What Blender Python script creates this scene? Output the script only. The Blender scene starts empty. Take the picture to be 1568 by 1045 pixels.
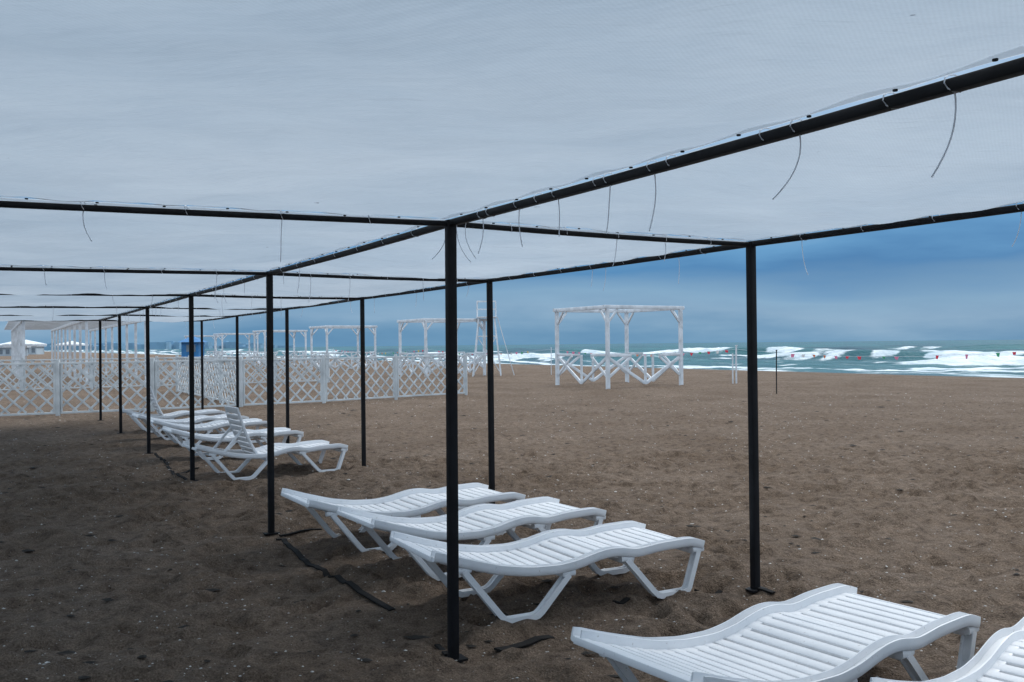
import bpy, bmesh, math, random
import numpy as np
from mathutils import Vector, Matrix
random.seed(7); rng=np.random.default_rng(5)
scene=bpy.context.scene
coll=scene.collection

# ---------------------------------------------------------------- frame: q = towards sea, p = along the shore
CQ,SQ=0.8695,0.494
def W(q,p,z=0.0): return Vector((q*CQ-p*SQ, q*SQ+p*CQ, z))

# ---------------------------------------------------------------- materials
def new_mat(name):
    m=bpy.data.materials.new(name); m.use_nodes=True
    nt=m.node_tree; b=nt.nodes['Principled BSDF']; return m,nt,b
def noise(nt,scale,detail=4,rough=.55,vec=None,coord='Object'):
    n=nt.nodes.new('ShaderNodeTexNoise'); n.inputs['Scale'].default_value=scale
    n.inputs['Detail'].default_value=detail; n.inputs['Roughness'].default_value=rough
    if vec is None:
        tc=nt.nodes.new('ShaderNodeTexCoord'); vec=tc.outputs[coord]
    nt.links.new(vec,n.inputs['Vector']); return n
def ramp(nt,fac,stops,interp='LINEAR'):
    r=nt.nodes.new('ShaderNodeValToRGB'); r.color_ramp.interpolation=interp
    e=r.color_ramp.elements
    while len(e)<len(stops): e.new(0.5)
    for el,(p,c) in zip(e,stops):
        el.position=p; el.color=(*c,1) if len(c)==3 else c
    nt.links.new(fac,r.inputs['Fac']); return r
def simple(name,col,rough=.6,var=.12,scale=6,bump=0,metal=0,spec=.5):
    m,nt,b=new_mat(name)
    n=noise(nt,scale,4)
    lo=tuple(c*(1-var*1.6) for c in col); hi=tuple(min(1,c*(1+var*.5)) for c in col)
    r=ramp(nt,n.outputs['Fac'],[(.3,lo),(.62,hi)])
    nt.links.new(r.outputs['Color'],b.inputs['Base Color'])
    b.inputs['Roughness'].default_value=rough; b.inputs['Metallic'].default_value=metal
    b.inputs['Specular IOR Level'].default_value=spec
    if bump:
        n2=noise(nt,scale*8,3); bp=nt.nodes.new('ShaderNodeBump'); bp.inputs['Strength'].default_value=bump
        bp.inputs['Distance'].default_value=.01
        nt.links.new(n2.outputs['Fac'],bp.inputs['Height']); nt.links.new(bp.outputs['Normal'],b.inputs['Normal'])
    return m
def plastic():
    m,nt,b=new_mat('white_plastic'); L=nt.links.new
    n=noise(nt,4,5,.6); r=ramp(nt,n.outputs['Fac'],[(.3,(.80,.815,.835)),(.6,(.90,.905,.915))])
    n2=noise(nt,38,6,.75); r2=ramp(nt,n2.outputs['Fac'],[(.28,(.45,.40,.35)),(.37,(1,1,1))])
    x=nt.nodes.new('ShaderNodeMix'); x.data_type='RGBA'; x.blend_type='MULTIPLY'; x.inputs[0].default_value=1; L(r.outputs[0],x.inputs[6]); L(r2.outputs[0],x.inputs[7])
    L(x.outputs[2],b.inputs['Base Color'])
    rr=ramp(nt,n.outputs['Fac'],[(.3,(.5,.5,.5)),(.7,(.34,.34,.34))]); L(rr.outputs[0],b.inputs['Roughness'])
    return m
M_plastic=plastic()
M_paint=simple('white_painted_wood',(.70,.75,.80),.6,.16,3)
M_fence=simple('white_fence_paint',(.56,.61,.64),.6,.14,3)
M_black=simple('black_steel',(.008,.008,.010),.6,.3,9,.1,spec=.25)
M_rubber=simple('black_strap',(.012,.011,.011),.85,.3,20,.4,spec=.2)
M_blue=simple('blue_paint',(.03,.18,.42),.5,.15,3)
M_grey=simple('hazy_wall',(.22,.38,.52),.9,.15,.05)  # distance haze is mixed into this bluish wall colour
M_pale=simple('pale_plaster',(.42,.50,.56),.9,.2,.3)
M_dark=simple('dark_opening',(.18,.23,.28),.7,.2,3)

# sand
def sand_mat():
    m,nt,b=new_mat('beach_sand'); L=nt.links.new
    tc=nt.nodes.new('ShaderNodeTexCoord'); V=tc.outputs['Object']
    n1=noise(nt,.5,5,.6,V); n2=noise(nt,9,5,.7,V); n3=noise(nt,90,2,.7,V)
    r1=ramp(nt,n1.outputs['Fac'],[(.3,(.178,.127,.090)),(.7,(.262,.200,.154))])
    r2=ramp(nt,n2.outputs['Fac'],[(.28,(.36,.33,.31)),(.50,(.92,.92,.92)),(.75,(1.27,1.27,1.27))])
    r3=ramp(nt,n3.outputs['Fac'],[(.3,(.5,.48,.46)),(.7,(1.4,1.4,1.4))])
    def mul(a,c):
        x=nt.nodes.new('ShaderNodeMix'); x.data_type='RGBA'; x.blend_type='MULTIPLY'; x.inputs[0].default_value=1
        L(a,x.inputs[6]); L(c,x.inputs[7]); return x.outputs[2]
    c=mul(mul(r1.outputs['Color'],r2.outputs['Color']),r3.outputs['Color'])
    for sc,th,col in ((34,.10,(.60,.57,.53)),(21,.08,(.035,.025,.02))):
        vo=nt.nodes.new('ShaderNodeTexVoronoi'); vo.inputs['Scale'].default_value=sc; L(V,vo.inputs['Vector'])
        sp=nt.nodes.new('ShaderNodeSeparateColor'); L(vo.outputs['Color'],sp.inputs[0])
        lt=nt.nodes.new('ShaderNodeMath'); lt.operation='MULTIPLY'; lt.inputs[1].default_value=th*1.6; L(sp.outputs[0],lt.inputs[0])
        l2=nt.nodes.new('ShaderNodeMath'); l2.operation='LESS_THAN'; L(vo.outputs['Distance'],l2.inputs[0]); L(lt.outputs[0],l2.inputs[1])
        g=nt.nodes.new('ShaderNodeMath'); g.operation='GREATER_THAN'; g.inputs[1].default_value=.62; L(sp.outputs[1],g.inputs[0])
        mm=nt.nodes.new('ShaderNodeMath'); mm.operation='MULTIPLY'; L(l2.outputs[0],mm.inputs[0]); L(g.outputs[0],mm.inputs[1])
        x=nt.nodes.new('ShaderNodeMix'); x.data_type='RGBA'; L(mm.outputs[0],x.inputs[0]); L(c,x.inputs[6]); x.inputs[7].default_value=(*col,1); c=x.outputs[2]
    at=nt.nodes.new('ShaderNodeAttribute'); at.attribute_name='wet'
    x=nt.nodes.new('ShaderNodeMix'); x.data_type='RGBA'; x.blend_type='MULTIPLY'; L(at.outputs['Fac'],x.inputs[0]); L(c,x.inputs[6]); x.inputs[7].default_value=(.5,.5,.52,1)
    L(x.outputs[2],b.inputs['Base Color'])
    mr=nt.nodes.new('ShaderNodeMapRange'); L(at.outputs['Fac'],mr.inputs[0]); mr.inputs[3].default_value=.92; mr.inputs[4].default_value=.3; L(mr.outputs[0],b.inputs['Roughness'])
    b.inputs['Specular IOR Level'].default_value=.2
    nb=noise(nt,13,6,.70,V)
    add=nt.nodes.new('ShaderNodeMath'); add.operation='MULTIPLY_ADD'; L(n3.outputs['Fac'],add.inputs[0]); add.inputs[1].default_value=.2; L(nb.outputs['Fac'],add.inputs[2])
    bp=nt.nodes.new('ShaderNodeBump'); bp.inputs['Strength'].default_value=1; bp.inputs['Distance'].default_value=.12
    L(add.outputs[0],bp.inputs['Height']); L(bp.outputs['Normal'],b.inputs['Normal'])
    return m
M_sand=sand_mat()

def cloth_mat(name,lo,hi,tr,weave=True):
    m,nt,b=new_mat(name); L=nt.links.new
    nt.nodes.remove(b); out=nt.nodes['Material Output']
    tc=nt.nodes.new('ShaderNodeTexCoord'); V=tc.outputs['Object']
    n=noise(nt,.5,6,.6,V); r=ramp(nt,n.outputs['Fac'],[(.32,lo),(.68,hi)])
    col=r.outputs['Color']
    d=nt.nodes.new('ShaderNodeBsdfDiffuse'); t=nt.nodes.new('ShaderNodeBsdfTranslucent'); mx=nt.nodes.new('ShaderNodeMixShader')
    mx.inputs[0].default_value=tr
    if weave:
        w=nt.nodes.new('ShaderNodeTexWave'); w.inputs['Scale'].default_value=30; w.inputs['Distortion'].default_value=2.5; w.inputs['Detail'].default_value=3
        mp=nt.nodes.new('ShaderNodeMapping'); mp.inputs['Rotation'].default_value=(0,0,math.radians(30)); L(V,mp.inputs[0]); L(mp.outputs[0],w.inputs['Vector'])
        wr=ramp(nt,w.outputs['Color'],[(0,(.975,.975,.975)),(1,(1.01,1.01,1.01))])
        x=nt.nodes.new('ShaderNodeMix'); x.data_type='RGBA'; x.blend_type='MULTIPLY'; x.inputs[0].default_value=1; L(col,x.inputs[6]); L(wr.outputs['Color'],x.inputs[7]); col=x.outputs[2]
        mp3=nt.nodes.new('ShaderNodeMapping'); mp3.inputs['Rotation'].default_value=(0,0,math.radians(30)); mp3.inputs['Scale'].default_value=(.6,2.0,1); L(V,mp3.inputs[0])
        st=noise(nt,1.5,6,.7,mp3.outputs[0]); sr=ramp(nt,st.outputs['Fac'],[(.3,(.93,.935,.94)),(.5,(1,1,1)),(.75,(1.04,1.04,1.03))])
        x=nt.nodes.new('ShaderNodeMix'); x.data_type='RGBA'; x.blend_type='MULTIPLY'; x.inputs[0].default_value=1; L(col,x.inputs[6]); L(sr.outputs['Color'],x.inputs[7]); col=x.outputs[2]
        ns=noise(nt,11,3,.5,V); sr=ramp(nt,ns.outputs['Fac'],[(.215,(.4,.4,.42)),(.232,(1,1,1))])
        x=nt.nodes.new('ShaderNodeMix'); x.data_type='RGBA'; x.blend_type='MULTIPLY'; x.inputs[0].default_value=1; L(col,x.inputs[6]); L(sr.outputs['Color'],x.inputs[7]); col=x.outputs[2]
        n2=noise(nt,1.4,5,.55,mp3.outputs[0]); bp=nt.nodes.new('ShaderNodeBump'); bp.inputs['Strength'].default_value=1; bp.inputs['Distance'].default_value=.12; L(n2.outputs['Fac'],bp.inputs['Height'])
        L(bp.outputs[0],d.inputs['Normal']); L(bp.outputs[0],t.inputs['Normal'])
    L(col,d.inputs[0]); L(col,t.inputs[0])
    L(d.outputs[0],mx.inputs[1]); L(t.outputs[0],mx.inputs[2]); L(mx.outputs[0],out.inputs['Surface'])
    return m
M_cloth=cloth_mat('shade_cloth',(.41,.495,.585),(.53,.60,.675),.52)
M_hem=cloth_mat('cloth_hem',(.86,.88,.9),(.92,.93,.94),.78,False)
M_tie=cloth_mat('white_cord',(.84,.88,.93),(.9,.93,.97),.35,False)

# ---------------------------------------------------------------- mesh helpers
def finish(bm,name,mats,parent=None,smooth=None,loc=None,rot=None):
    bmesh.ops.recalc_face_normals(bm,faces=bm.faces)
    me=bpy.data.meshes.new(name); bm.to_mesh(me); bm.free()
    for m in (mats if isinstance(mats,(list,tuple)) else [mats]): me.materials.append(m)
    if smooth is not None:
        me.shade_smooth(); me.set_sharp_from_angle(angle=math.radians(smooth))
    ob=bpy.data.objects.new(name,me); coll.objects.link(ob)
    if parent: ob.parent=parent
    if loc: ob.location=loc
    if rot is not None: ob.rotation_euler=(0,0,rot)
    return ob
def empty(name,loc=(0,0,0)):
    e=bpy.data.objects.new(name,None); e.empty_display_size=.3; e.location=loc; coll.objects.link(e); return e
def rrect(w,h,r=.25):
    r=min(w,h)*r; a,b=w/2,h/2; k=r*.3
    return [(a-r,-b),(a-k,-b+k),(a,-b+r),(a,b-r),(a-k,b-k),(a-r,b),(-a+r,b),(-a+k,b-k),(-a,b-r),(-a,-b+r),(-a+k,-b+k),(-a+r,-b)]
def ring_section(r,n=8): return [(r*math.cos(2*math.pi*i/n),r*math.sin(2*math.pi*i/n)) for i in range(n)]
def sweep(bm,pts,sec,side=None,mat=0,closed=False):
    pts=[Vector(p) for p in pts]; n=len(pts); rings=[]
    for i,p in enumerate(pts):
        a=pts[i-1] if (i>0 or closed) else None; c=pts[(i+1)%n] if (i<n-1 or closed) else None
        d0=(p-a).normalized() if a is not None else None; d1=(c-p).normalized() if c is not None else None
        if d0 is None: t=d1; k=1
        elif d1 is None: t=d0; k=1
        else:
            t=(d0+d1)
            t=t.normalized() if t.length>1e-6 else d0
            k=1/max(.45,t.dot(d1))
        s=Vector(side) if side is not None else (Vector((0,0,1)).cross(t) if abs(t.z)<.95 else Vector((0,1,0)))
        s=(s-t*s.dot(t)).normalized(); nn=s.cross(t).normalized()
        kk=k if side is not None else 1
        rings.append([bm.verts.new(p+s*u+nn*(v*kk)) for u,v in sec])
    m=len(sec)
    for i in range(n if closed else n-1):
        A=rings[i];B=rings[(i+1)%n]
        for j in range(m):
            f=bm.faces.new((A[j],A[(j+1)%m],B[(j+1)%m],B[j])); f.material_index=mat
    if not closed:
        bm.faces.new(rings[0][::-1]).material_index=mat; bm.faces.new(rings[-1]).material_index=mat
def beam(bm,a,b,w,h,mat=0,side=None): sweep(bm,[a,b],rrect(w,h,.1),side,mat)
def box(bm,c,s,mat=0,rz=0):
    r=bmesh.ops.create_cube(bm,size=1,matrix=Matrix.Translation(c)@Matrix.Rotation(rz,4,'Z')@Matrix.Diagonal((*s,1)))
    for v in r['verts']:
        for f in v.link_faces: f.material_index=mat

def grid_mesh(name,X,Y,Z,mat,attrs={}):
    ny,nx=X.shape; N=nx*ny
    me=bpy.data.meshes.new(name); me.vertices.add(N)
    me.vertices.foreach_set('co',np.stack([X,Y,Z],-1).astype(np.float32).ravel())
    i=np.arange(N).reshape(ny,nx)
    q=np.stack([i[:-1,:-1],i[:-1,1:],i[1:,1:],i[1:,:-1]],-1).reshape(-1,4)
    F=len(q); me.loops.add(F*4); me.loops.foreach_set('vertex_index',q.ravel().astype(np.int32))
    me.polygons.add(F); me.polygons.foreach_set('loop_start',(np.arange(F)*4).astype(np.int32))
    me.update(calc_edges=True); me.validate()
    for k,v in attrs.items():
        a=me.attributes.new(k,'FLOAT','POINT'); a.data.foreach_set('value',v.astype(np.float32).ravel())
    me.shade_smooth(); me.materials.append(mat)
    ob=bpy.data.objects.new(name,me); coll.objects.link(ob); return ob
TAB=rng.random((256,256))
def vnoise(x,y,seed=0):
    x=np.asarray(x,float)+seed*17.3; y=np.asarray(y,float)+seed*9.7
    xi=np.floor(x).astype(np.int64); yi=np.floor(y).astype(np.int64); fx=x-xi; fy=y-yi
    fx=fx*fx*(3-2*fx); fy=fy*fy*(3-2*fy)
    g=lambda a,b:TAB[a%256,b%256]
    return (g(xi,yi)*(1-fx)+g(xi+1,yi)*fx)*(1-fy)+(g(xi,yi+1)*(1-fx)+g(xi+1,yi+1)*fx)*fy-.5

# ---------------------------------------------------------------- ground sheet
def axis(lo,hi,d,far,g=1.06):
    c=list(np.arange(lo,hi+1e-6,d)); s=d; up=[]; x=c[-1]
    while x<far: s*=g; x+=s; up.append(x)
    s=d; dn=[]; x=c[0]
    while x>-far: s*=g; x-=s; dn.append(x)
    return np.array(dn[::-1]+c+up)
ax=axis(-6,7,.045,7000,1.05); ay=axis(2,13,.045,7000,1.05)
GX,GY=np.meshgrid(ax,ay)
Q=GX*CQ+GY*SQ; P=-GX*SQ+GY*CQ
SEA=-.2
def base_z(q): return np.interp(q,[-1e5,33,38,43,52,75,1e5],[0,0,-.05,-.2,-.6,-1.6,-4])
fade=np.clip((36-Q)/6,0,1)*np.clip(1-np.hypot(GX,GY)/400,0,1)
GZ=base_z(Q)
und=.05*vnoise(GX*.45,GY*.45,1)+.058*vnoise(GX*1.7,GY*1.7,2)+.062*vnoise(GX*4.3,GY*4.3,3)+.042*vnoise(GX*9,GY*9,4)
GZ=GZ+und*fade
for _ in range(2800):   # foot prints
    if random.random()<.6: x,y=random.uniform(-6,7),random.uniform(2,13)
    else: x,y=random.uniform(-10,16),random.uniform(10,26)
    a=random.uniform(0,math.pi); l=random.uniform(.09,.15); w=random.uniform(.04,.065); d=random.uniform(.018,.05)
    i0,i1=np.searchsorted(ax,[x-.4,x+.4]); j0,j1=np.searchsorted(ay,[y-.4,y+.4])
    if i1-i0<2 or j1-j0<2: continue
    dx=GX[j0:j1,i0:i1]-x; dy=GY[j0:j1,i0:i1]-y
    u=dx*math.cos(a)+dy*math.sin(a); v=-dx*math.sin(a)+dy*math.cos(a)
    r=(u/l)**2+(v/w)**2
    GZ[j0:j1,i0:i1]+=-d*np.exp(-r)+d*.45*np.exp(-(np.sqrt(r)-1.7)**2*3)
wet=np.clip((Q-39.5)/2.5,0,1)
grid_mesh('beach_ground',GX,GY,GZ,M_sand,{'wet':wet})
def gz(x,y):
    i=min(max(np.searchsorted(ax,x),1),len(ax)-1); j=min(max(np.searchsorted(ay,y),1),len(ay)-1)
    return float(GZ[j-1:j+1,i-1:i+1].mean())

# ---------------------------------------------------------------- sea
qa=list(np.arange(39,95,.28)); s=.28
while qa[-1]<9000: s*=1.045; qa.append(qa[-1]+s)
pa=list(np.arange(15,110,.45)); s=.45
while pa[-1]<9000: s*=1.05; pa.append(pa[-1]+s)
s=.45
while pa[0]>-4000: s*=1.15; pa.insert(0,pa[0]-s)
SQg,SPg=np.meshgrid(np.array(qa),np.array(pa))
H=np.zeros_like(SQg); FO=np.zeros_like(SQg)
for i,(q0,h,fw,gate) in enumerate([(45,.12,.8,-.6),(50.5,.36,1.4,-.26),(59,.60,1.8,-.10),(71,.90,2.2,.00),(90,.85,1.8,.14),(116,.8,2.0,.20),(150,.8,2.5,.24),(200,.8,3,.27)]):
    qc=q0+3.2*vnoise(SPg*.045,SPg*0+i*3.1,5+i)*2+1.4*vnoise(SPg*.25,SPg*0+i,15+i)
    am=h*np.clip(.75+1.1*vnoise(SPg*.06,SPg*0+i*1.7,25+i),.15,1.3)
    dq=SQg-qc
    wd=np.where(dq<0,.8+.18*i,3+.5*i)
    H+=am*np.exp(-(dq/wd)**2)
    br=np.clip((vnoise(SPg*.05,SPg*0+i*1.7,25+i)+.35*vnoise(SPg*.4,SPg*0+i*2.3,65+i)-gate)*6,0,1)
    f=np.where(dq<0,np.exp(-(dq/fw)**2),np.exp(-(dq/(.5+.06*i))**2))
    FO=np.maximum(FO,f*br)
H+=.12*vnoise(SQg*.9,SPg*.35,40)+.07*vnoise(SQg*2,SPg*1.2,41)+.26*vnoise(SQg*.3,SPg*.12,42)
H*=np.clip((SQg-40)/4,0.1,1)*np.clip(900/SQg,0,1)
FO=np.maximum(FO,np.clip(1-(SQg-43)/2.5,0,1)*.6)
FO=np.maximum(FO,np.interp(SQg,[43,60,74],[.38,.26,0]))
FO*=.70+1.0*vnoise(SQg*.7,SPg*.16,50)+.1
H+=.16*np.clip(FO-.3,0,1)*(vnoise(SQg*2.5,SPg*1.5,51)+.4)
m,nt,b=new_mat('sea_water'); L=nt.links.new
tc=nt.nodes.new('ShaderNodeTexCoord'); mp=nt.nodes.new('ShaderNodeMapping'); mp.inputs['Rotation'].default_value=(0,0,-math.radians(29.6))
L(tc.outputs['Object'],mp.inputs[0])
mp2=nt.nodes.new('ShaderNodeMapping'); mp2.inputs['Scale'].default_value=(1,.30,1); L(mp.outputs[0],mp2.inputs[0])
nf=noise(nt,.8,7,.72,mp2.outputs[0])
at=nt.nodes.new('ShaderNodeAttribute'); at.attribute_name='foam'
ad=nt.nodes.new('ShaderNodeMath'); ad.operation='ADD'; L(at.outputs['Fac'],ad.inputs[0]); L(nf.outputs['Fac'],ad.inputs[1])
fr=ramp(nt,ad.outputs[0],[(.85,(0,0,0)),(.93,(.5,.5,.5)),(1.0,(1,1,1))])
nw=noise(nt,.12,8,.62,mp2.outputs[0]); wr=ramp(nt,nw.outputs['Fac'],[(.672,(0,0,0)),(.72,(.7,.7,.7))])
mxf=nt.nodes.new('ShaderNodeMath'); mxf.operation='MAXIMUM'; L(fr.outputs[0],mxf.inputs[0]); L(wr.outputs[0],mxf.inputs[1])
nc=noise(nt,.06,6,.6,mp2.outputs[0]); wc=ramp(nt,nc.outputs['Fac'],[(.35,(.003,.055,.090)),(.65,(.020,.140,.160))])
nq=noise(nt,.5,6,.7,mp2.outputs[0]); fc=ramp(nt,nq.outputs['Fac'],[(.35,(.42,.54,.61)),(.58,(.76,.82,.86))])
mc=nt.nodes.new('ShaderNodeMix'); mc.data_type='RGBA'; L(mxf.outputs[0],mc.inputs[0]); L(wc.outputs[0],mc.inputs[6]); L(fc.outputs[0],mc.inputs[7])
L(mc.outputs[2],b.inputs['Base Color'])
mr=nt.nodes.new('ShaderNodeMapRange'); L(mxf.outputs[0],mr.inputs[0]); mr.inputs[3].default_value=.34; mr.inputs[4].default_value=.9; L(mr.outputs[0],b.inputs['Roughness'])
b.inputs['IOR'].default_value=1.33; b.inputs['Specular IOR Level'].default_value=.3
bp=nt.nodes.new('ShaderNodeBump'); bp.inputs['Strength'].default_value=1; bp.inputs['Distance'].default_value=.7
nb=noise(nt,.8,6,.65,mp2.outputs[0]); L(nb.outputs['Fac'],bp.inputs['Height']); L(bp.outputs[0],b.inputs['Normal'])
grid_mesh('sea_water',SQg*CQ-SPg*SQ,SQg*SQ+SPg*CQ,SEA+H,m,{'foam':FO})

# ---------------------------------------------------------------- shell grit + debris on the sand
def scatter(name,N,mat,smin,smax,flat,elong=1.6):
    bm=bmesh.new()
    for _ in range(N):
        y=2.4+26*random.random()**1.9; x=y*random.uniform(-.62,.62)
        s=random.uniform(smin,smax)*(1+y*.05)*(1.6 if random.random()<.08 else 1); z=gz(x,y); a=random.uniform(0,6.28)
        if x*CQ+y*SQ>33: continue
        k=random.randint(4,6); vs=[]
        for i in range(k):
            t=a+6.283*i/k; r=s*random.uniform(.6,1.1)
            vs.append(bm.verts.new((x+r*math.cos(t)*(elong if i%2 else 1),y+r*math.sin(t),z+.002+random.uniform(0,.3)*s)))
        top=bm.verts.new((x,y,z+s*flat+.003))
        for i in range(k): bm.faces.new((vs[i],vs[(i+1)%k],top))
    return finish(bm,name,mat)
scatter('shell_fragments',4200,simple('shell',(.58,.55,.51),.6,.4,40),.0028,.0075,.7)
scatter('seaweed_debris',600,simple('dry_weed',(.022,.017,.013),.9,.3,30),.006,.026,.4,2.2)

# ---------------------------------------------------------------- shade canopy
HB=2.285
A0=Vector((-.318,4.82,0)); S=Vector((-1.796,3.16,0)); OUT=Vector((1.894,1.18,0)); INN=Vector((-4.0,-1.8,0))
KS=list(range(-4,6)); COL=[OUT,Vector((0,0,0)),INN,INN*2,INN*3]; NC=len(COL)  # farthest INN columns and rearmost rows are unseen, added to darken the sand
def node(c,k): return A0+S*k+COL[c]
can=empty('shade_canopy')
bm=bmesh.new()
for c in range(NC):
    for k in KS:
        p=node(c,k); lean=Vector((random.uniform(-.01,.01),random.uniform(-.01,.01),0))
        g=-.15
        sweep(bm,[p+Vector((0,0,g))+lean,p+Vector((0,0,HB+.015))],rrect(.052,.052,.2),side=OUT.normalized())
        zz=max(gz(p.x,p.y),-.02)
        box(bm,p+lean+Vector((0,0,zz+.004)),(.13,.09,.012),rz=.52)
finish(bm,'posts',M_black,can,30)
bm=bmesh.new()
up=Vector((0,0,HB))
def bpts(a,b,n=6,sag=.008):
    return [a.lerp(b,i/n)+up-Vector((0,0,sag*math.sin(math.pi*i/n))) for i in range(n+1)]
for c in range(NC):
    for k in KS[:-1]: sweep(bm,bpts(node(c,k),node(c,k+1)),rrect(.036,.036,.2))
for c in range(NC-1):
    for k in KS: 
        a,b_=node(c,k)-Vector((0,0,.004)),node(c+1,k)-Vector((0,0,.004)); sweep(bm,bpts(a,b_),rrect(.028,.028,.2))
finish(bm,'beams',M_black,can,30)
bmc=bmesh.new(); bmh=bmesh.new(); bme=bmesh.new()
def cloth(a,b,c,d,seed):
    lu=(b-a).length; lv=(d-a).length; nu=int(lu/.07); nv=int(lv/.07); G=[]
    r=random.Random(seed); ph=[r.uniform(0,6) for _ in range(6)]; sg=r.uniform(.045,.07)
    for i in range(nu+1):
        row=[]
        for j in range(nv+1):
            u=i/nu; v=j/nv
            du=.012+.014*abs(math.sin(v*lv/.42*math.pi)); dv=.012+.014*abs(math.sin(u*lu/.42*math.pi))
            uu=du/lu+u*(1-2*du/lu); vv=dv/lv+v*(1-2*dv/lv)
            p=a.lerp(b,uu).lerp(d.lerp(c,uu),vv)
            e=min(u,1-u)*lu; f=min(v,1-v)*lv; ed=math.exp(-min(e,f)/.30)
            z=HB+.022-sg*(math.sin(math.pi*u)*math.sin(math.pi*v))**.6
            k_=1-math.exp(-min(e,f)/.06)
            z+=.016*ed*k_*math.sin(u*lu/.42*2*math.pi+ph[0])*(f<e)+.016*ed*k_*math.sin(v*lv/.42*2*math.pi+ph[1])*(e<=f)
            m_=min(1,min(e,f)/.35)
            z+=(.020*math.sin((u*lu*1.3+v*lv*.5)*2.1+ph[2])+.012*math.sin((u*lu*.6-v*lv*1.1)*4.5+ph[3])+.007*math.sin((u*lu*1.6+v*lv*1.2)*6.5+ph[4]))*m_
            row.append(Vector((p.x,p.y,z)))
        G.append(row)
    V=[[bmc.verts.new(p) for p in row] for row in G]
    for i in range(nu):
        for j in range(nv): bmc.faces.new((V[i][j],V[i+1][j],V[i+1][j+1],V[i][j+1]))
    def edge(pts,inw):
        o=Vector((0,0,-.004)); o2=Vector((0,0,-.005))
        prev=None
        for p,q in zip(pts,inw):
            w=(q-p).normalized()*.048
            cur=(bmh.verts.new(p+o),bmh.verts.new(p+w+o2))
            if prev: bmh.faces.new((prev[0],cur[0],cur[1],prev[1]))
            prev=cur
        acc=0
        for k in range(1,len(pts)-1):
            acc+=(pts[k]-pts[k-1]).length
            if acc>.26:
                acc=0; c0=pts[k]+(inw[k]-pts[k]).normalized()*.030+Vector((0,0,-.010))
                bmesh.ops.create_cone(bme,cap_ends=True,segments=8,radius1=.007,radius2=.007,depth=.005,matrix=Matrix.Translation(c0))
    edge(G[0],G[1]); edge(G[-1],G[-2]); edge([r_[0] for r_ in G],[r_[1] for r_ in G]); edge([r_[-1] for r_ in G],[r_[-2] for r_ in G])
for c in range(NC-1):
    for k in KS[:-1]: cloth(node(c,k),node(c,k+1),node(c+1,k+1),node(c+1,k),c*50+k)
o=finish(bmc,'cloth',M_cloth,can); o.data.shade_smooth()
finish(bmh,'hem',M_hem,can); finish(bme,'eyelets',M_black,can)
bm=bmesh.new()
def lash(p,t):
    t=t.normalized(); s=Vector((-t.y,t.x,0)); n=10; pts=[]
    r=.024
    for i in range(n):
        a=2*math.pi*i/n; pts.append(p+s*(r*1.1*math.cos(a))+Vector((0,0,r*math.sin(a)))+t*(.012*math.sin(a+1)))
    sweep(bm,pts,ring_section(.002,5),closed=True)
def dangle(p,L_,bx,by,rr=.0022):
    w_=random.uniform(-.006,.006)
    pts=[p+Vector((0,0,-.015))+Vector((bx*(t**2.2)-bx*.25*t,by*(t**2),-L_*t))+Vector((w_*math.sin(t*4),0,0)) for t in [i/9 for i in range(10)]]
    sweep(bm,pts,ring_section(rr,5),side=(1,0,0))
def line_ties(a,b,step,prob,skip=False):
    L_=(b-a).length; n=int(L_/step)
    for i in range(1,n):
        p=a.lerp(b,i/n)+up; lash(p,b-a)
        if random.random()<prob and not skip: dangle(p,random.uniform(.08,.24),random.uniform(-.05,.05),random.uniform(-.04,.04),.0022)
for k in range(-1,5): line_ties(node(0,k),node(0,k+1),.42,.3); 
for k in range(0,5): line_ties(node(1,k),node(1,k+1),.42,.5)
for k in (-1,-2): line_ties(node(1,k),node(1,k+1),.42,0,True)
for k in range(0,6): line_ties(node(0,k),node(1,k),.37,.4); line_ties(node(1,k),node(2,k),.42,.5)
for f,Ln,bx,by in [(.1,.18,-.03,0),(.2,.18,.01,.02),(.29,.17,.01,0),(.395,.2,-.03,0),(.47,.22,-.02,.01),(.66,.20,-.10,.02),(.80,.215,-.06,.03)]:
    p=A0-S*f+up; lash(p,S); dangle(p,Ln,bx,by,.0024)
for f,Ln,bx in [(.05,.19,.06),(-.02,.17,-.09),(.02,.2,.1)]:
    dangle(A0-S*f+up,Ln,bx,0,.002)
for f,Ln,bx in [(.12,.22,.05),(.5,.18,-.07),(-.2,.2,0),(-.45,.2,-.03)]: dangle(node(0,0)-S*f+up,Ln,bx,0,.002)
finish(bm,'cord_ties',M_tie,can,60)

def strap(pts,w=.03):
    bm=bmesh.new(); P_=[]
    for i in range(len(pts)-1):
        a=Vector((*pts[i],0)); b=Vector((*pts[i+1],0)); n=max(2,int((b-a).length/.09))
        for j in range(n): P_.append(a.lerp(b,j/n))
    P_.append(Vector((*pts[-1],0)))
    for p in P_:
        p.x+=random.uniform(-.008,.008); p.y+=random.uniform(-.008,.008); p.z=gz(p.x,p.y)+.010+random.uniform(-.006,.006)
    sweep(bm,P_,rrect(w,.012,.3)); finish(bm,'ground_strap',M_rubber)
strap([(-2.02,7.84),(-1.56,6.94),(-1.11,6.14),(-.74,5.55)],.045)
strap([(-2.02,7.9),(-1.72,8.15)],.03)
strap([(-.44,5.1),(-.36,4.85)],.03)
strap([(-.09,4.95),(.2,5.2)],.06)
strap([(1.18,5.9),(1.36,6.05)],.04)
strap([(1.58,6.0),(1.66,5.87)],.04)
strap([(.62,5.7),(.72,5.75)],.04)
strap([(-5.6,14.3),(-4.9,12.9),(-4.2,11.4),(-3.93,11.1)],.04)
strap([(-4.1,11.9),(-4.3,11.6)],.05)

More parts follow.
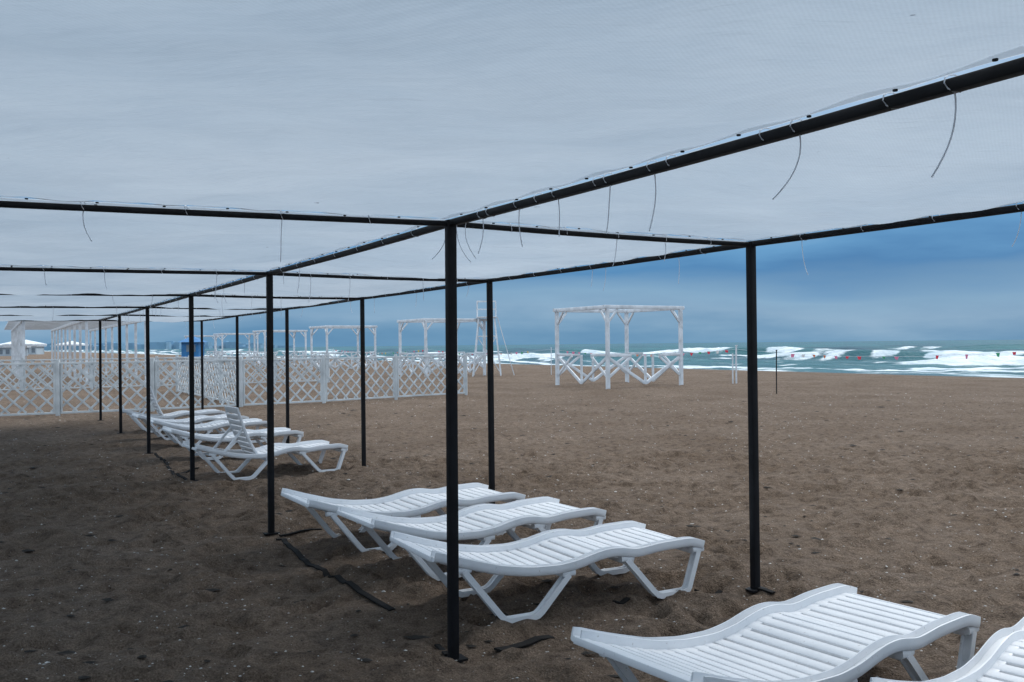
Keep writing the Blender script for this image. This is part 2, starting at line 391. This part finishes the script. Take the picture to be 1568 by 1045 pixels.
# ---------------------------------------------------------------- sun loungers
TT=[0,.04,.1,.35,.48,.56,.64,.74,.84,.95,1.1,1.3,1.5,1.7,1.82,1.92]
ZZ=[.285,.312,.322,.316,.300,.298,.318,.322,.306,.278,.262,.272,.305,.362,.400,.435]
def pz(t):
    return sum(w*np.interp(t+o,TT,ZZ) for o,w in ((-.04,.2),(-.02,.2),(0,.2),(.02,.2),(.04,.2)))
def lounger_mesh(raised):
    bm=bmesh.new(); hl=.96; HG=1.14
    P3=lambda t,y,dz=0: Vector((hl-t,y,pz(t)+dz))
    ts=[i*.04 for i in range(49)]
    for sy in (-1,1):
        y=.325*sy
        rail=[(.030,-.045),(.032,-.02),(.031,.002),(.025,.009),(.014,.012),(-.014,.012),(-.025,.009),(-.031,.002),(-.032,-.02),(-.030,-.045),(-.024,-.046),(-.022,-.012),(.022,-.012),(.024,-.046)]
        sweep(bm,[P3(t,y) for t in ts],rail,side=(0,-1,0))
    sec=lambda w,h:rrect(w,h,.15)
    def cross(t,wd,th,y=.30,dz=0,tilt=None,M=None):
        p=P3(t,0,dz); d=(P3(t+.02,0)-P3(t-.02,0)).normalized()
        n=Vector((0,-1,0)).cross(d); n=n if n.z>0 else -n
        r=sec(wd,th); ring=[]
        for yy in (-y,y):
            rr=[]
            for u,v in r:
                q=p+d*u+n*v; q.y=yy
                if M is not None: q=M@q
                rr.append(bm.verts.new(q))
            ring.append(rr)
        k=len(r)
        for j in range(k): bm.faces.new((ring[0][j],ring[0][(j+1)%k],ring[1][(j+1)%k],ring[1][j]))
        bm.faces.new(ring[0][::-1]); bm.faces.new(ring[1])
    cross(.015,.055,.05,.325,-.012)
    cross(.055,.05,.022,.30,-.001)
    pitch=.0745; sw=.0580
    t=.118
    while t<HG-.03:
        cross(t,sw,.030,.30,-.006); t+=pitch
    for sy in (-1,1):
        sweep(bm,[P3(t_,sy*.280,-.0025) for t_ in [.05+i*.05 for i in range(int((HG-.1)/.05))]],rrect(.045,.020,.2),side=(0,-1,0))
    for yy in (-.1,.1): sweep(bm,[P3(t_,yy,-.036) for t_ in [.03+i*.05 for i in range(20)]],rrect(.012,.028,.2),side=(0,1,0))
    M=None
    if raised:
        h=P3(HG,0); M=Matrix.Translation(h)@Matrix.Rotation(math.radians(raised),4,'Y')@Matrix.Translation(-h)
        t=HG+.03; yw=.255; end=1.76
    else: yw=.30; end=1.90; 
    while t<end:
        cross(t,sw,.028,yw,-.005,M=M); t+=pitch
    if raised: cross(end+.01,.08,.024,.275,.002,M=M)
    else: cross(1.905,.05,.03,.325,-.002)
    yr=.262 if raised else .280
    for yy in (-yr,yr):
        n_=int((end-HG)/.05)+1
        pts=[P3(HG+.01+i*.05,yy,0 if raised else -.0025) for i in range(n_)]
        if M is not None: pts=[M@p for p in pts]
        sweep(bm,pts,rrect(.034 if raised else .045,.034 if raised else .018,.3),side=(0,1,0))
    if raised:
        for yy in (-.24,.24):
            a=M@P3(1.55,yy); b_=P3(1.60,yy,-.02); sweep(bm,[a,b_],rrect(.022,.03,.2),side=(0,1,0))
        cross(1.9,.04,.03,.33,-.01)
    for sy in (-1,1):
        yt=.325*sy; yb=.335*sy
        for loop in ([(.035,-.03),(.13,None),(.37,None),(.60,-.03)],[(1.03,-.03),(1.25,None),(1.47,None),(1.73,-.03)]):
            pts=[]
            for t_,dz in loop:
                pts.append(Vector((hl-t_,yb,.022)) if dz is None else P3(t_,yt,dz))
            P2=[pts[0]]
            for i in (1,2):
                a=pts[i].lerp(pts[i-1],.11); c=pts[i].lerp(pts[i+1],.14)
                P2+= [a,(a+c)/2*.5+pts[i]*.5,c]
            P2.append(pts[3])
            legsec=[(.027,-.018),(.027,.018),(.021,.018),(.018,.004),(-.018,.004),(-.021,.018),(-.027,.018),(-.027,-.018),(-.021,-.018),(-.018,-.004),(.018,-.004),(.021,-.018)]
            sweep(bm,P2,legsec,side=(0,1,0))
            for e in (0,3):
                q=pts[e]; sweep(bm,[q+Vector((-.045,0,.008)),q+Vector((.045,0,.008))],rrect(.048,.036,.3),side=(0,1,0))
    for t_ in (.60,1.03,.05): sweep(bm,[P3(t_,-.32,-.046),P3(t_,.32,-.046)],rrect(.03,.03,.3))
    bmesh.ops.recalc_face_normals(bm,faces=bm.faces)
    me=bpy.data.meshes.new('sun_lounger'); bm.to_mesh(me); bm.free(); me.materials.append(M_plastic)
    me.shade_smooth(); me.set_sharp_from_angle(angle=math.radians(38)); return me
ME_flat=lounger_mesh(0); ME_up=lounger_mesh(56)
def lounger(fx,fy,ang,up_=False,dz=0,sc=1):
    a=math.radians(ang); d=Vector((math.cos(a),math.sin(a),0))
    ob=bpy.data.objects.new('sun_lounger',ME_up if up_ else ME_flat); coll.objects.link(ob)
    ob.location=Vector((fx,fy,dz))-d*.96; ob.rotation_euler=(random.uniform(-.01,.01),random.uniform(-.008,.008),a); ob.scale=(sc,)*3
lounger(-.09,8.22,31); lounger(.53,7.40,31); lounger(1.08,6.33,28); lounger(1.98,4.60,36.5); lounger(2.87,4.22,43)
lounger(-2.36,12.25,33,True); lounger(-3.4,14.3,31); lounger(-4.35,16.1,30); lounger(-5.1,17.3,31); lounger(-5.95,18.7,29,True)

# ---------------------------------------------------------------- white beach cabanas
def cabana(q,p,s=3.45,h=3.05,name='beach_cabana'):
    e=empty(name); bm=bmesh.new()
    w=.13
    C=[(0,0),(s,0),(s,s),(0,s)]
    PT=lambda a,b_,z: W(q+a,p+b_,z)
    sd=W(1,0,0)
    for a,b_ in C: beam(bm,PT(a,b_,-.1),PT(a,b_,h-.13),w,w,side=sd)
    for i in range(4):
        a,b_=C[i],C[(i+1)%4]; A=Vector(a); B=Vector(b_); d=(B-A).normalized()
        ext=.16 if i%2==0 else -.07
        a1=A-d*ext; b1=B+d*ext
        beam(bm,PT(a1.x,a1.y,h-.06),PT(b1.x,b1.y,h-.06),.10,.14)
        for E,sg in ((A,1),(B,-1)):
            e1=E+d*sg*.06; e2=E+d*sg*.46
            beam(bm,PT(e1.x,e1.y,h-.60),PT(e2.x,e2.y,h-.14),.06,.08)
        mid=(A+B)/2; e1=A+d*.07; e2=B-d*.07
        zr=1.22 if i%2 else 1.19
        beam(bm,PT(mid.x,mid.y,.10),PT(mid.x,mid.y,zr),.075,.075,side=sd)
        m1=mid-d*.04; m2=mid+d*.04
        f1=A+(mid-A)*.62; f2=B+(mid-B)*.62
        beam(bm,PT(e1.x,e1.y,zr),PT(f1.x,f1.y,zr),.06,.09)
        beam(bm,PT(e2.x,e2.y,zr),PT(f2.x,f2.y,zr),.06,.09)
        beam(bm,PT(e1.x,e1.y,zr-.10),PT(m1.x,m1.y,.15),.05,.12)
        beam(bm,PT(e2.x,e2.y,zr-.10),PT(m2.x,m2.y,.15),.05,.12)
        beam(bm,PT(f1.x,f1.y,zr-.05),PT(e1.x,e1.y,.42),.04,.10)
        beam(bm,PT(f2.x,f2.y,zr-.05),PT(e2.x,e2.y,.42),.04,.10)
    e.location=W(q,p)
    ob=finish(bm,'frame',M_paint,e,30); ob.matrix_parent_inverse=Matrix.Translation(-W(q,p))
for p in (27.4,43.6,59.8,76,92.2,108.4): cabana(19.6,p)

e=empty('pergola'); bm=bmesh.new(); q0,p0=1.2,47
R=lambda a,b_,z: W(q0+a,p0+b_,z)
for i in range(9):
    for q in (0,2.6,5.2): beam(bm,R(q,i*3.6,-.1),R(q,i*3.6,2.95),.12,.12,side=W(1,0,0))
for q in (0,2.6,5.2): beam(bm,R(q,-.4,3.02),R(q,29.3,3.02),.1,.14)
for i in range(60): beam(bm,R(-.5,i*.5-.3,3.13),R(5.7,i*.5-.3,3.13),.09,.07)
e.location=R(0,0,0); ob=finish(bm,'frame',M_paint,e); ob.matrix_parent_inverse=Matrix.Translation(-R(0,0,0))

# ---------------------------------------------------------------- lattice fence
def fence(pts,H_=1.32,name='lattice_fence'):
    e=empty(name,(pts[0][0],pts[0][1],0)); base=Vector((pts[0][0],pts[0][1],0))
    bm=bmesh.new()
    for i,p in enumerate(pts):
        P0=Vector((p[0],p[1],0))-base
        beam(bm,P0+Vector((0,0,-.1)),P0+Vector((0,0,H_+.06)),.09,.09)
        if i==len(pts)-1: break
        Q0=Vector((pts[i+1][0],pts[i+1][1],0))-base; d=(Q0-P0).normalized(); L_=(Q0-P0).length; n=Vector((-d.y,d.x,0))
        z0,z1=.07,H_
        a,b_=P0+d*.05,Q0-d*.05
        beam(bm,a+Vector((0,0,z1-.03)),b_+Vector((0,0,z1-.03)),.045,.05); beam(bm,a+Vector((0,0,z0)),b_+Vector((0,0,z0)),.045,.05)
        beam(bm,a+d*.03+Vector((0,0,z0+.03)),a+d*.03+Vector((0,0,z1-.06)),.045,.045,side=n); beam(bm,b_-d*.03+Vector((0,0,z0+.03)),b_-d*.03+Vector((0,0,z1-.06)),.045,.045,side=n)
        hh=z1-z0-.06; Lf=L_-.16; sp=.36
        for sgn in (1,-1):
            x=-hh
            while x<Lf:
                t0=max(0,-x); t1=min(hh,Lf-x)
                if t1-t0>.06:
                    xa,xb=x+t0,x+t1; za,zb=t0,t1
                    if sgn<0: xa,xb=Lf-xa,Lf-xb
                    off=n*(.010*sgn)
                    beam(bm,a+d*(.03+xa)+off+Vector((0,0,z0+.03+za)),a+d*(.03+xb)+off+Vector((0,0,z0+.03+zb)),.014,.050,side=n)
                x+=sp
    finish(bm,'panels',M_fence,e)
fence([(-1.53,30.1),(-3.6,28.2),(-5.45,26.4),(-7.4,24.9),(-9.3,23.6),(-11.2,22.5),(-13.2,21.4),(-15.4,20.3)])
w0=Vector((-7.5,25.2)); fence([(w0.x-.494*2.5*i*1.0,w0.y+.87*2.5*i) for i in range(5)])
fence([(W(q,41).x,W(q,41).y) for q in (-14,-11.5,-9,-6.5,-4,-1.5,1,3.5,6,8.5,11,13.5)],1.25)

# ---------------------------------------------------------------- lifeguard tower
e=empty('lifeguard_tower',(-1.35,49,0)); bm=bmesh.new()
for sx in (-1,1):
    for sy in (-1,1): beam(bm,(sx*.75,sy*.7,-.1),(sx*.42,sy*.4,3.1),.07,.07)
for z in (1.1,2.1):
    k=.75-.33*z/3.1; k2=.7-.3*z/3.1
    for sy in (-1,1): beam(bm,(-k,sy*k2,z),(k,sy*k2,z),.05,.05)
    for sx in (-1,1): beam(bm,(sx*k,-k2,z),(sx*k,k2,z),.05,.05)
beam(bm,(-.68,-.64,.15),(.5,-.52,2.05),.04,.05); beam(bm,(.66,.6,.2),(-.5,.5,2.05),.04,.05)
box(bm,(0,0,3.12),(1.1,1.0,.05))
for sx in (-1,1):
    for sy in (-1,1): beam(bm,(sx*.5,sy*.45,3.15),(sx*.5,sy*.45,3.95),.04,.04)
for sy in (-1,1): beam(bm,(-.5,sy*.45,3.97),(.5,sy*.45,3.97),.04,.04); beam(bm,(-.5,sy*.45,3.55),(.5,sy*.45,3.55),.03,.03)
beam(bm,(-.5,-.42,3.97),(-.5,.42,3.97),.04,.04)
for yy in (-.2,.2): beam(bm,(1.45,yy,0),(.58,yy,3.1),.04,.04)
for i in range(8): f=(i+1)/9; beam(bm,(1.45-.87*f,-.18,3.1*f),(1.45-.87*f,.18,3.1*f),.03,.03)
finish(bm,'frame',M_paint,e)

# ---------------------------------------------------------------- pennant rope on poles
cols=[(.78,.05,.09),(.78,.58,.12),(.08,.42,.22),(.1,.25,.55),(.78,.78,.78),(.78,.25,.12),(.80,.25,.40)]
PM=[simple('pennant_%d'%i,c,.7,.1,8) for i,c in enumerate(cols)]
e=empty('pennant_rope',(9,36.7,0)); bm=bmesh.new(); bmf=bmesh.new()
o=Vector((9,36.7,0)); D=Vector((-SQ,CQ,0))
stations=[-26,-13,0,14,30,50]
for i in range(len(stations)-1):
    a=D*stations[i]; b_=D*stations[i+1]; n=26; pts=[]
    for j in range(n+1):
        f=j/n; pts.append(a.lerp(b_,f)+Vector((0,0,1.36-.25*math.sin(math.pi*f)+random.uniform(-.01,.01))))
    sweep(bm,pts,ring_section(.004,5))
    for j in range(1,n):
        if random.random()<.72:
            c=pts[j]; s_=random.uniform(.045,.075); dr=-random.uniform(.08,.14); t=Vector((1,random.uniform(-.5,.5),0)).normalized()
            q=[c-t*s_,c+t*s_,c+t*s_*random.uniform(.1,.9)+Vector((0,0,dr)),c-t*s_*random.uniform(.1,.9)+Vector((random.uniform(-.03,.03),0,dr*random.uniform(.7,1)))]
            f_=bmf.faces.new([bmf.verts.new(v) for v in q]); f_.material_index=random.choice([0,0,0,1,6,6,2,4,5,6])
finish(bm,'rope',M_tie,e); finish(bmf,'pennants',PM,e)
def pole(x,y,h,r,mat,name,ex=False):
    bm=bmesh.new(); sweep(bm,[(0,0,-.2),(0,0,h*.5),(.01,0,h)],ring_section(r,10),side=(1,0,0))
    sweep(bm,[(.01,0,h),(.01,0,h+.03)],ring_section(r*1.5,10),side=(1,0,0))
    if ex:
        sweep(bm,[(-.14,0,-.1),(-.14,0,h*.8)],ring_section(r*.8,8),side=(1,0,0)); beam(bm,(-.14,0,h*.75),(0,0,h*.75),.03,.03)
        beam(bm,(-.14,0,h*.5),(0,0,h*.5),.03,.03)
    finish(bm,name,mat,loc=(x,y,0),smooth=50)
pole(9,36.7,1.5,.035,M_paint,'rope_pole',True)
pole(8.3,28.7,1.36,.018,M_black,'marker_pole')
for s_ in (-26,-13,14,30,50):
    v=o+D*s_; pole(v.x,v.y,1.45,.02,M_paint,'rope_pole')

# ---------------------------------------------------------------- distant things
def umbrella(x,y,r=2.0,h=2.2):
    bm=bmesh.new(); sweep(bm,[(0,0,0),(0,0,h+.4)],ring_section(.04,8),side=(1,0,0),mat=0)
    n=8; top=bm.verts.new((0,0,h+.45)); R1=[];R2=[];R3=[]
    for i in range(n):
        a=6.283*i/n; R1.append(bm.verts.new((r*.5*math.cos(a),r*.5*math.sin(a),h+.22))); R2.append(bm.verts.new((r*math.cos(a),r*math.sin(a),h))); R3.append(bm.verts.new((r*math.cos(a),r*math.sin(a),h-.16)))
    for i in range(n):
        j=(i+1)%n; bm.faces.new((top,R1[i],R1[j])); bm.faces.new((R1[i],R2[i],R2[j],R1[j])); bm.faces.new((R2[i],R3[i],R3[j],R2[j]))
    finish(bm,'beach_umbrella',M_paint,loc=(x,y,0))
for x,y in ((-52,97),(-49.5,93),(-59,108),(-54,112),(-60,103)): umbrella(x,y)
e=empty('lifeguard_kiosk',(-31.8,91,0)); bm=bmesh.new()
for sx in (-.7,.7):
    for sy in (-.7,.7): beam(bm,(sx,sy,-.1),(sx,sy,.7),.12,.12,1)
box(bm,(0,0,1.45),(1.7,1.7,1.5),0); box(bm,(.1,-.86,1.6),(.9,.04,.7),2); box(bm,(0,0,.72),(2.0,2.0,.08),1)
bmesh.ops.create_cone(bm,segments=4,radius1=1.6,radius2=.1,depth=.6,cap_ends=True,matrix=Matrix.Translation((0,0,2.5))@Matrix.Rotation(.785,4,'Z'))
finish(bm,'hut',[M_blue,M_paint,M_dark],e)
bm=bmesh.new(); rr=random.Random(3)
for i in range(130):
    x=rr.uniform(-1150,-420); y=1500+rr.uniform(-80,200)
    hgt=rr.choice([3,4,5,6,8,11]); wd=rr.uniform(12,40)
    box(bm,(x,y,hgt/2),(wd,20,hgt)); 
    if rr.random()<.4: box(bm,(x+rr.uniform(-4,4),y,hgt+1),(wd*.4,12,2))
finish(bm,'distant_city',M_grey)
for x,y,wd,h in ((-133,240,9,2.2),(-160,300,10,2.6)):
    e=empty('beach_pavilion',(x,y,0)); bm=bmesh.new()
    box(bm,(0,0,h/2),(wd,5,h),0); box(bm,(0,0,h+.1),(wd+1,6,.2),1)
    for k in range(5): box(bm,(-wd/2+wd*(k+.5)/5,-2.52,h*.5),(wd*.11,.05,h*.55),2)
    finish(bm,'pavilion_body',[M_pale,M_paint,M_dark],e)

# ---------------------------------------------------------------- world
w=bpy.data.worlds.new('World'); scene.world=w; w.use_nodes=True; nt=w.node_tree; L=nt.links.new
bg=nt.nodes['Background']
EL,AZ=math.radians(40),math.radians(48)
sky=nt.nodes.new('ShaderNodeTexSky'); sky.sky_type='NISHITA'; sky.sun_disc=False; sky.sun_elevation=EL; sky.sun_rotation=AZ
tc=nt.nodes.new('ShaderNodeTexCoord'); sx=nt.nodes.new('ShaderNodeSeparateXYZ'); L(tc.outputs['Generated'],sx.inputs[0])
mp=nt.nodes.new('ShaderNodeMapping'); mp.inputs['Scale'].default_value=(1.6,1.6,9); L(tc.outputs['Generated'],mp.inputs[0])
n=noise(nt,1.4,6,.52,mp.outputs[0])
md=nt.nodes.new('ShaderNodeMath'); md.operation='MULTIPLY_ADD'; md.inputs[1].default_value=.15; L(n.outputs['Fac'],md.inputs[0]); 
sb=nt.nodes.new('ShaderNodeMath'); sb.operation='SUBTRACT'; L(sx.outputs['Z'],sb.inputs[0]); sb.inputs[1].default_value=.072; L(sb.outputs[0],md.inputs[2])
mx0=nt.nodes.new('ShaderNodeMath'); mx0.operation='MAXIMUM'; mx0.inputs[1].default_value=0; L(md.outputs[0],mx0.inputs[0])
cr=ramp(nt,mx0.outputs[0],[(0,(.14,.31,.50)),(.03,(.23,.39,.57)),(.055,(.20,.37,.56)),(.085,(.065,.22,.46)),(.115,(.10,.29,.55)),(.16,(.25,.45,.68)),(.3,(.50,.65,.85)),(.6,(1.28,1.40,1.54)),(1,(1.9,2.02,2.13))])
n2=noise(nt,2.8,7,.55,mp.outputs[0]); c2=ramp(nt,n2.outputs['Fac'],[(.32,(.78,.86,.91)),(.68,(1.2,1.12,1.06))])
mu=nt.nodes.new('ShaderNodeMix'); mu.data_type='RGBA'; mu.blend_type='MULTIPLY'; mu.inputs[0].default_value=1; L(cr.outputs[0],mu.inputs[6]); L(c2.outputs[0],mu.inputs[7])
sc_=nt.nodes.new('ShaderNodeMix'); sc_.data_type='RGBA'; sc_.blend_type='MULTIPLY'; sc_.inputs[0].default_value=1; L(mu.outputs[2],sc_.inputs[6]); sc_.inputs[7].default_value=(10,10,10,1)
mm=nt.nodes.new('ShaderNodeMix'); mm.data_type='RGBA'; mm.inputs[0].default_value=.96; L(sky.outputs[0],mm.inputs[6]); L(sc_.outputs[2],mm.inputs[7])
L(mm.outputs[2],bg.inputs['Color']); bg.inputs['Strength'].default_value=.1
sd=bpy.data.lights.new('sun','SUN'); sd.energy=1.3; sd.angle=math.radians(22); sd.color=(1,.97,.92)
so=bpy.data.objects.new('sun',sd); coll.objects.link(so)
dirv=Vector((math.sin(AZ)*math.cos(EL),math.cos(AZ)*math.cos(EL),math.sin(EL)))
so.rotation_euler=dirv.to_track_quat('Z','Y').to_euler()

# ---------------------------------------------------------------- camera
cd=bpy.data.cameras.new('camera'); cd.lens=32.1; cd.sensor_width=36; cd.clip_end=20000; cd.clip_start=.05
co=bpy.data.objects.new('camera',cd); coll.objects.link(co)
co.matrix_world=Matrix.Translation((0,0,1.64))@Matrix.Rotation(math.radians(90.225),4,'X')@Matrix.Rotation(math.radians(-.58),4,'Z')
scene.camera=co
scene.view_settings.view_transform='Standard'; scene.view_settings.look='None'; scene.view_settings.exposure=0
